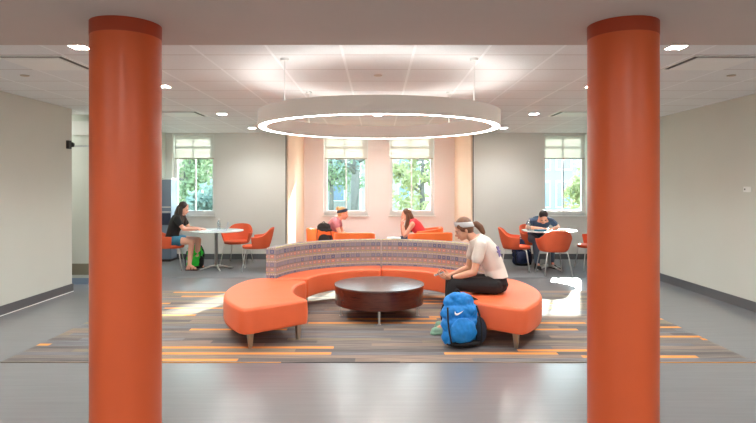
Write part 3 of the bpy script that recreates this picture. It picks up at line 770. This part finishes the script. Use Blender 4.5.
            box(bm, a_.lerp(b_, .5), ((b_ - a_).length, .085, .025), math.atan2(d.y, d.x))
        fin(obj('sandal' if P['shoe'][1] == 'sandal' else 'shoe', bm, P['shoe'][0], t, True), .006, 3)
    return t

# main sitter; local x = 1.28 - X, local y = 6.12 - Y (left hand side is nearer the camera)
def L(px, py, dy=0.0, Y0=6.12):
    d_ = Y0 - dy; return (1.28 - (px - 378) * d_ / 565, dy, H - (py - 187) * d_ / 565)
girl = dict(skin=M['skin'], girth=(1.0, .92), hair='ponytail', hairm=M['hair_brown'], band=M['headband'], loose=.006,
    spine=[(-.005, 0, .505), (.02, 0, .665), (.10, 0, .84), (.175, 0, .945), (.235, 0, 1.005)], tilt=[-.05, .25, .45, .5, .6],
    head=(.355, 0, 1.088), pitch=.42, yaw=.06,
    armL=((.20, .165, .925), L(474, 273, .20), L(451, 279, .10), (1, -.1, .05), (0, -.35, 1), -1, .75),
    armR=((.20, -.165, .925), (.27, -.2, .64), (.48, -.09, .575), (1, .15, .05), (0, .6, 1), 1, .75),
    legL=((.04, .10, .492), (.475, .12, .515), (.565, .18, .095), (.69, .21, .04)),
    legR=((.04, -.10, .492), (.47, -.11, .515), (.50, -.06, .095), (.62, -.07, .04)),
    top=(M['tee'], .50, .01), bottom=(M['black'], 1.93), shoe=(M['mint'], 'shoe'), hem=((-.005, 0, .575), .118, .168, .05))
pm = person('seated_person', 'person with ponytail and headband in cream shirt, sitting on right ottoman, looking at a phone', (1.28, 6.12, .006), PI, girl, .0055)
# flower print on the back of the shirt
bm = B()
for k in range(6):
    a = k * PI / 3; ball(bm, (0, .038 * math.cos(a), .038 * math.sin(a)), (.007, .024, .024), Matrix.Rotation(a, 4, 'X') @ Matrix.Diagonal((1, 1.4, .6, 1)))
ball(bm, (0, 0, 0), (.01, .014, .014))
S.view_layers[0].update(); dg_ = bpy.context.evaluated_depsgraph_get()
sh_ = [c for c in pm.children if c.name.startswith('shirt')][0].evaluated_get(dg_)
o_ = V((-.30, .50, .88)); hit, hp, hn, _i = sh_.ray_cast(o_, (V((.04, .03, .855)) - o_).normalized())
fl = obj('flower_print', bm, M['purple'], pm, True, loc=hp if hit else (-.03, .06, .8), label='purple flower print on the shirt back')
if hit: fl.rotation_euler = hn.to_track_quat('X', 'Z').to_euler()
# watch band, phone
t = empty('phone', (1.28 - .60, 6.05, .59), 0, 'small silver phone held by the person in the cream shirt', 'phone')
wr = V(girl['armL'][2])
t.location = (1.28 - wr.x - .125, 6.12 - wr.y + .03, wr.z + .052); t.rotation_euler = (0, -.35, .1)
bm = B(); bx(bm, -.055, .055, -.032, .032, -.004, .004); soften(obj('phone_case', bm, M['silver'], t), .003, 2)
bm = B(); bx(bm, -.05, .05, -.028, .028, .004, .0048); obj('screen', bm, M['blackp'], t)
e_ = V(girl['armL'][1]); q = wr.lerp(e_, .08); dd = (e_ - wr).normalized()
bm = B(); cone(bm, q - dd * .011, q + dd * .011, .031, .032, 24); soften(obj('wristband', bm, M['black'], pm), .003, 2)

# girl in black at the left table (faces +X)
g2 = dict(skin=M['skin2'], girth=(1, .92), hair='long', hairm=M['hair_dark'],
    spine=[(0, 0, .555), (.03, 0, .70), (.09, 0, .87), (.14, 0, .985), (.18, 0, 1.04)], tilt=[0, .2, .3, .35, .4],
    head=(.225, 0, 1.14), pitch=.35,
    armL=((.15, .165, .955), (.26, .21, .76), (.47, .10, .765), (1, -.2, 0), (0, -.2, -1), 1, .35),
    armR=((.15, -.165, .955), (.29, -.21, .77), (.52, -.12, .765), (1, .1, 0), (0, .2, -1), -1, .35),
    legL=((.04, .10, .54), (.46, .13, .54), (.42, .14, .095), (.54, .15, .035)),
    legR=((.04, -.10, .54), (.42, -.13, .54), (.38, -.16, .095), (.50, -.17, .035)),
    top=(M['black'], .5, .0), bottom=(M['denim'], .38), shoe=(M['leather'], 'sandal'))
for k in ('spine',): pass
person('seated_person', 'girl with long dark hair in black shirt and shorts, sitting at the left table', (-3.88, 10.62, FC), .02, g2)
# man bent over the right table, facing the camera
g3 = dict(skin=M['skin2'], girth=(1.05, 1.1), hair='short', hairm=M['hair_black'],
    spine=[(0, 0, .56), (.07, 0, .70), (.20, 0, .84), (.30, 0, .90), (.37, 0, .925)], tilt=[.1, .6, .95, 1.05, 1.1],
    head=(.46, -.03, .985), pitch=1.0, yaw=-.15,
    armL=((.27, .20, .89), (.36, .31, .775), (.56, .12, .768), (.6, -.8, 0), (0, 0, -1), 1, .4),
    armR=((.27, -.20, .89), (.36, -.31, .775), (.56, -.10, .768), (.6, .8, 0), (0, 0, -1), -1, .4),
    legL=((.05, .11, .545), (.42, .15, .55), (.36, .17, .095), (.50, .18, .04)),
    legR=((.05, -.11, .545), (.40, -.16, .55), (.50, -.16, .095), (.64, -.17, .04)),
    top=(M['bluetee'], .55, .0), bottom=(M['jeans'], 1.9), shoe=(M['blackp'], 'shoe'))
person('seated_person', 'man with short black hair in blue shirt and jeans, bent over the right table', (3.12, 11.15, FC), -PI / 2 + .08, g3)
# blonde, faces +X
g4 = dict(skin=M['skin2'], girth=(.95, .9), hair='bun', hairm=M['hair_blond'], band=M['darkjeans'],
    spine=[(0, 0, .52), (.06, 0, .67), (.13, 0, .81), (.19, 0, .90), (.23, 0, .95)], tilt=[0, .35, .45, .5, .5],
    head=(.32, 0, 1.035), pitch=.18,
    armL=((.20, .155, .87), (.28, .19, .64), (.43, .10, .62), (1, -.3, 0), (0, 0, -1), 1, .5),
    armR=((.20, -.155, .87), (.30, -.2, .63), (.46, -.12, .61), (1, .3, 0), (0, 0, -1), -1, .5),
    legL=((.04, .10, .50), (.44, .12, .50), (.42, .12, .095), (.54, .13, .04)),
    legR=((.04, -.10, .50), (.44, -.13, .50), (.38, -.14, .095), (.50, -.15, .04)),
    top=(M['pinktop'], .30, .0), bottom=(M['darkjeans'], 1.9), shoe=(M['blackp'], 'shoe'))
person('seated_person', 'blonde person with hair bun and dark headband in a tub chair behind the sofa', (-.99, 10.92, FC), -.1, g4)
# coral top, faces -X, chin in hands
g5 = dict(skin=M['skin2'], girth=(1, .95), hair='long', hairm=M['hair_brown'],
    spine=[(0, 0, .52), (.07, 0, .65), (.17, 0, .77), (.25, 0, .85), (.30, 0, .89)], tilt=[.1, .6, .8, .85, .8],
    head=(.37, 0, 1.0), pitch=.10,
    armL=((.25, .155, .82), (.40, .15, .60), (.435, .06, .80), (.1, -.15, 1), (-1, -.2, .1), -1, .9),
    armR=((.25, -.155, .82), (.42, -.14, .60), (.455, -.06, .81), (.1, .15, 1), (-1, .2, .1), 1, .9),
    legL=((.04, .10, .50), (.44, .13, .51), (.42, .12, .095), (.54, .13, .04)),
    legR=((.04, -.10, .50), (.44, -.13, .51), (.38, -.14, .095), (.50, -.15, .04)),
    top=(M['red'], 0, .0), bottom=(M['darkjeans'], 1.9), shoe=(M['blackp'], 'shoe'))
person('seated_person', 'person with long brown hair in coral sleeveless top, chin resting on hands, behind the sofa', (.92, 11.1, FC), PI, g5)

# ------------------------------------------------------------------ bags
def backpack(loc, rz, s, m1, m2, label, tilt=-.12, logo=False, group=None):
    """front faces -Y"""
    t = empty('backpack', loc, rz, label, 'backpack'); t.rotation_euler = (tilt, 0, rz)
    w_, d_, h_ = (.185 if logo else .17) * s, .11 * s, .48 * s
    bm = B()
    for z, a, b_ in ((.09, 1.0, 1.0), (.2, 1.05, 1.02), (.31, 1.02, .92), (.40, .84, .72)):
        ball(bm, (0, 0, z * s), (w_ * a, d_ * b_, .09 * s if z < .4 else .08 * s), n=3)
    bx(bm, -w_ * .82, w_ * .82, -d_ * .6, d_ * .7, .02 * s, .34 * s)
    ball(bm, (-.05 * s, -.02 * s, .44 * s), (.07 * s, .05 * s, .045 * s)); ball(bm, (.05 * s, .0, .42 * s), (.08 * s, .06 * s, .05 * s))
    o = fin(obj('pack_body', bm, m1, t, True), .009, 4)
    tx = bpy.data.textures.new('folds', 'CLOUDS'); tx.noise_scale = .07
    mod(o, 'DISPLACE', texture=tx, strength=.035 * s, mid_level=.5)
    bm = B(); ball(bm, (-.01 * s, -d_ * .85, .14 * s), (w_ * .72, .055 * s, .12 * s), n=3)
    o = fin(obj('front_pocket', bm, m1, t, True), .009, 3); mod(o, 'DISPLACE', texture=tx, strength=.02 * s, mid_level=.5)
    for sx in (-1, 1):
        bm = B(); pts = [(sx * w_ * (.78 + .1 * math.sin(k / 8 * PI)) - .01 * s, -d_ * (1.32 - .55 * (k / 8) ** 2), (.03 + .33 * k / 8) * s) for k in range(9)]
        tube(bm, pts, .008 * s, 8); obj('piping', bm, M['black'], t, True)
    bm = B(); ball(bm, (w_ * (.92 if logo else .8), -.03 * s, .13 * s), ((.08 if logo else .055) * s, .085 * s, .13 * s), n=3); fin(obj('side_net_pocket', bm, m2, t, True), .009, 2)
    bm = B(); ball(bm, (.02 * s, -.02 * s, .025 * s), (w_ * .95, d_ * 1.15, .032 * s), n=3); fin(obj('base_panel', bm, M['black'], t, True), .008, 2)
    for sx in (-1, 1):
        bm = B(); n = 12; R_ = []
        for k in range(n + 1):
            a = k / n; x_ = sx * (.05 + (.26 if sx > 0 and logo else .05) * math.sin(a * PI)) * s + (.04 * s if sx > 0 else 0); y_ = d_ * .6 + .08 * s * math.sin(a * PI); z_ = (.46 - .40 * a) * s
            R_.append([bm.verts.new((x_ + q * .028 * s, y_ + r_ * .006, z_)) for q, r_ in ((-1, -1), (1, -1), (1, 1), (-1, 1))])
        for A_, C_ in zip(R_, R_[1:]):
            for j in range(4): bm.faces.new((A_[j], A_[(j + 1) % 4], C_[(j + 1) % 4], C_[j]))
        bm.faces.new(R_[0]); bm.faces.new(R_[-1][::-1]); obj('shoulder_strap', bm, M['black'], t, True)
    bm = B(); tube(bm, [((-.04 + .08 * k / 8) * s, d_ * .3, (.455 + .05 * math.sin(k / 8 * PI)) * s) for k in range(9)], .009 * s, 8); obj('grab_handle', bm, M['black'], t, True)
    if logo:
        bm = B(); up, lo = [], []
        # tick mark: thick at the lower left, thin towards the upper right
        U = [(-.042, .012), (-.040, -.002), (-.032, -.010), (-.02, -.010), (.0, -.003), (.022, .006), (.045, .017)]
        Lw = [(-.042, .012), (-.046, -.010), (-.036, -.024), (-.018, -.024), (.0, -.014), (.022, -.001), (.045, .017)]
        for (x_, z_), (x2, z2) in zip(U, Lw): up.append((x_, z_)); lo.append((x2, z2))
        vs = [bm.verts.new((x_, 0, z_)) for x_, z_ in up] + [bm.verts.new((x_, 0, z_)) for x_, z_ in lo[1:-1][::-1]]
        f = bm.faces.new(vs); r = bmesh.ops.extrude_face_region(bm, geom=[f]); bmesh.ops.translate(bm, verts=[v for v in r['geom'] if isinstance(v, bmesh.types.BMVert)], vec=(0, .02, 0))
        obj('white_tick_logo', bm, M['paper'], t, loc=(-.07, -.155, .335), rot=(-.35, 0, -.15), label='white tick logo')
    return t
backpack((.805, 5.49, .014), .30, 1.05, M['blue'], M['mesh'], 'bright blue backpack with white tick logo leaning against the right ottoman', -.10, True)
backpack((-3.50, 10.80, FC), .1, .92, M['green'], M['black'], 'bright green and black backpack on the floor by the girl in black', 0)
backpack((2.84, 11.2, FC), .1, 1.08, M['navy'], M['navy'], 'navy blue backpack on the floor by the man in the blue shirt', 0)
backpack((-1.02, 10.66, .44), .2, .9, M['black'], M['black'], 'black bag on the tub chair behind the blonde person', 0)

# ------------------------------------------------------------------ things on the tables
TT = FC + .735
def bottle(x, y, label):
    t = empty('water_bottle', (x, y, TT), 0, label, 'bottle', 'clear water bottles')
    bm = B(); lathe(bm, [(0, 0), (.032, 0), (.034, .01), (.034, .12), (.03, .145), (.014, .175), (.014, .185), (0, .185)], 24); obj('bottle_body', bm, M['bottle'], t, True)
    bm = B(); lathe(bm, [(0, .185), (.016, .185), (.016, .205), (0, .205)], 16); obj('cap', bm, M['white'], t, True)
bottle(-3.02, 10.72, 'clear water bottle on the left table')
bottle(2.80, 10.48, 'clear water bottle on the right table, beside the bent-over man')
t = empty('laptop', (-2.96, 10.5, TT), .35, 'small open silver laptop on the left table', 'laptop')
bm = B(); bx(bm, -.14, .14, -.1, .1, 0, .014); soften(obj('keyboard_base', bm, M['silver'], t), .004, 2)
bm = B(); box(bm, (.155, 0, .085), (.008, .2, .15), rot=Matrix.Rotation(.25, 4, 'Y')); soften(obj('lid', bm, M['silver'], t), .003, 2)
def papers(x, y, rz, label, n=2):
    bm = B()
    for k in range(n): box(bm, (0, 0, .002 + .003 * k), (.21, .28, .002), .12 * k)
    props(obj('paper_sheets', bm, M['paper'], loc=(x, y, TT), rot=(0, 0, rz)), label, 'papers', 'papers on the study tables')
papers(-3.2, 10.42, .5, 'white sheets of paper under the hands of the girl in black')
papers(3.25, 10.5, .2, 'white sheets of paper in front of the bent-over man')
bm = B(); bx(bm, -.09, .09, -.06, .06, 0, .03); props(soften(obj('notebook', bm, M['denim'], loc=(2.98, 10.38, TT), rot=(0, 0, .3)), .004, 2), 'small blue notebook on the right table near the bottle', 'notebook')
bm = B(); bx(bm, -.06, .06, -.035, .035, 0, .035); props(soften(obj('pencil_case', bm, M['shell_orange'], loc=(3.42, 10.42, TT), rot=(0, 0, -.2)), .01, 3), 'small orange pencil case on the right table', 'pencil case')

# tall cabinet left of the leftmost window
t = empty('display_cabinet', (-4.38, 11.86, FC), 0, 'tall blue-grey cabinet in the left corner, just right of the left column', 'cabinet')
bm = B(); bx(bm, -.15, .10, -.17, .17, .05, 1.70); soften(obj('cabinet_body', bm, M['bluegrey'], t), .006, 2)
bm = B(); bx(bm, -.15, .105, -.175, .175, 1.70, 1.73); obj('top_panel', bm, M['white'], t)
for z in (1.02, 1.12): bm = B(); bx(bm, -.14, .09, -.185, -.17, z, z + .02); obj('trim_strip', bm, M['white'], t)
bm = B(); bx(bm, -.14, .09, -.18, -.17, .76, 1.0); obj('lower_panel', bm, M['darkjeans'], t)
bm = B(); bx(bm, -.13, .08, -.15, .15, 0, .05); obj('plinth', bm, M['dark'], t)

# ------------------------------------------------------------------ outside
bm = B(); bx(bm, -60, 60, YB + .3, 90, -.5, -.4); props(obj('lawn', bm, M['grass']), 'pale lawn outside the windows', 'lawn', kind='structure')
def tree(x, y, h, r, lm, label, trunk=.16, lean=0, nl=2600, crown0=.35, ls=.13, dens=1.0, branches=7):
    t = empty('tree', (x, y, -.4), 0, label, 'tree', 'trees outside the windows')
    rnd = random.Random(int(x * 31 + y * 7)); bm = B()
    top = V((lean, 0, h * .8)); pts = [V((0, 0, 0)), V((lean * .2, 0, h * .25)), V((lean * .5, .1, h * .5)), top]
    tube(bm, pts, [trunk, trunk * .8, trunk * .55, trunk * .2], 12); tips = [top]
    for k in range(branches):
        f = .3 + .6 * k / branches; p = pts[1].lerp(pts[3], max(0, f - .15)); a = rnd.uniform(0, 2 * PI)
        e = p + V((math.cos(a) * r * .85, math.sin(a) * r * .5, r * rnd.uniform(.25, .8))); mid = p.lerp(e, .5) + V((0, 0, -.08 * r))
        tube(bm, [p, mid, e], [trunk * .4, trunk * .25, trunk * .08], 8); tips += [e, mid]
    obj('trunk', bm, M['bark'], t, True)
    bm = B(); cl = [(V((lean * .7 + rnd.uniform(-.8, .8) * r, rnd.uniform(-.7, .7) * r, h * (crown0 + (1 - crown0) * rnd.random()))), r * rnd.uniform(.28, .5)) for _ in range(22)] + [(q, r * .3) for q in tips]
    for k in range(nl):
        c, rr = rnd.choice(cl); d = V((rnd.gauss(0, 1), rnd.gauss(0, 1), rnd.gauss(0, 1))).normalized() * rr * rnd.random() ** .4
        p = c + d; u = V((rnd.gauss(0, 1), rnd.gauss(0, 1), rnd.gauss(0, 1))).normalized(); v = u.orthogonal().normalized(); s = ls * rnd.uniform(.6, 1.2)
        vs = [bm.verts.new(p + u * s), bm.verts.new(p + v * s * .5), bm.verts.new(p - u * s), bm.verts.new(p - v * s * .5)]; bm.faces.new(vs)
    obj('foliage', bm, lm, t)
tree(-8.2, 24, 4.6, 1.5, M['leaf'], 'leafy light green tree outside the leftmost window')
tree(-6.0, 21, 1.9, .9, M['leaf_d'], 'low shrub-like tree outside the leftmost window', nl=1600, crown0=.1, trunk=.06)
tree(-1.05, 24, 7.5, 2.2, M['leaf_d'], 'bare-limbed tree with thick grey trunk outside the centre left window', trunk=.24, lean=.35, nl=900, crown0=.5, branches=10)
tree(-2.8, 34, 6.0, 2.4, M['leaf'], 'pale green tree behind the thick-trunked one, outside the centre left window')
tree(1.9, 24, 5.0, 1.3, M['leaf_y'], 'yellow-green tree outside the centre right window', nl=2400, crown0=.15)
tree(3.4, 31, 6.5, 1.5, M['leaf_d'], 'blue-green tree behind the yellow-green one, outside the centre right window')
tree(9.0, 24, 3.5, 1.1, M['leaf_y'], 'small yellow-green tree outside the rightmost window', nl=1800, crown0=.25, trunk=.06)
def building(x0, x1, y, h, m, label, wins):
    t = empty('building', ((x0 + x1) / 2, y, -.4), 0, label, 'building', 'buildings across the lawn')
    w_ = (x1 - x0) / 2; bm = B(); bx(bm, -w_, w_, 0, 6, 0, h); obj('facade', bm, m, t)
    bm = B(); bx(bm, -w_ - .15, w_ + .15, -.15, 6.1, h, h + .25); obj('roof_edge', bm, M['white'], t)
    for a, b_, c, d in wins:
        bm = B(); bx(bm, a, b_, -.06, 0, c, d); f = obj('window', bm, M['white'], t)
        bm = B(); bx(bm, a + .08, b_ - .08, -.08, -.06, c + .08, d - .08); obj('window_pane', bm, M['winglass'], f)
building(-17, -9.5, 38, 9, M['brick'], 'tan stone building outside the leftmost window', [(-1.2 + k * 1.8, -.3 + k * 1.8, z, z + 1.6) for k in range(3) for z in (1, 3.6)])
building(-1.2, 3.0, 40, 8, M['stone'], 'pale building with green-grey windows outside the centre right window', [(-1.0 + k * 1.5, -.1 + k * 1.5, z, z + 1.5) for k in range(2) for z in (.6, 3.0)])
building(-7.5, -1.5, 46, 6, M['stone'], 'pale stone building behind the thick-trunked tree, outside the centre left window', [(-2.6 + k * 1.7, -1.6 + k * 1.7, z, z + 1.5) for k in range(3) for z in (.8, 3.2)])
building(9.0, 24, 42, 7, M['paleblue'], 'pale blue glazed building outside the rightmost window', [(-6.5 + k * 1.6, -5.3 + k * 1.6, z, z + 2.0) for k in range(6) for z in (.4, 3.2)])
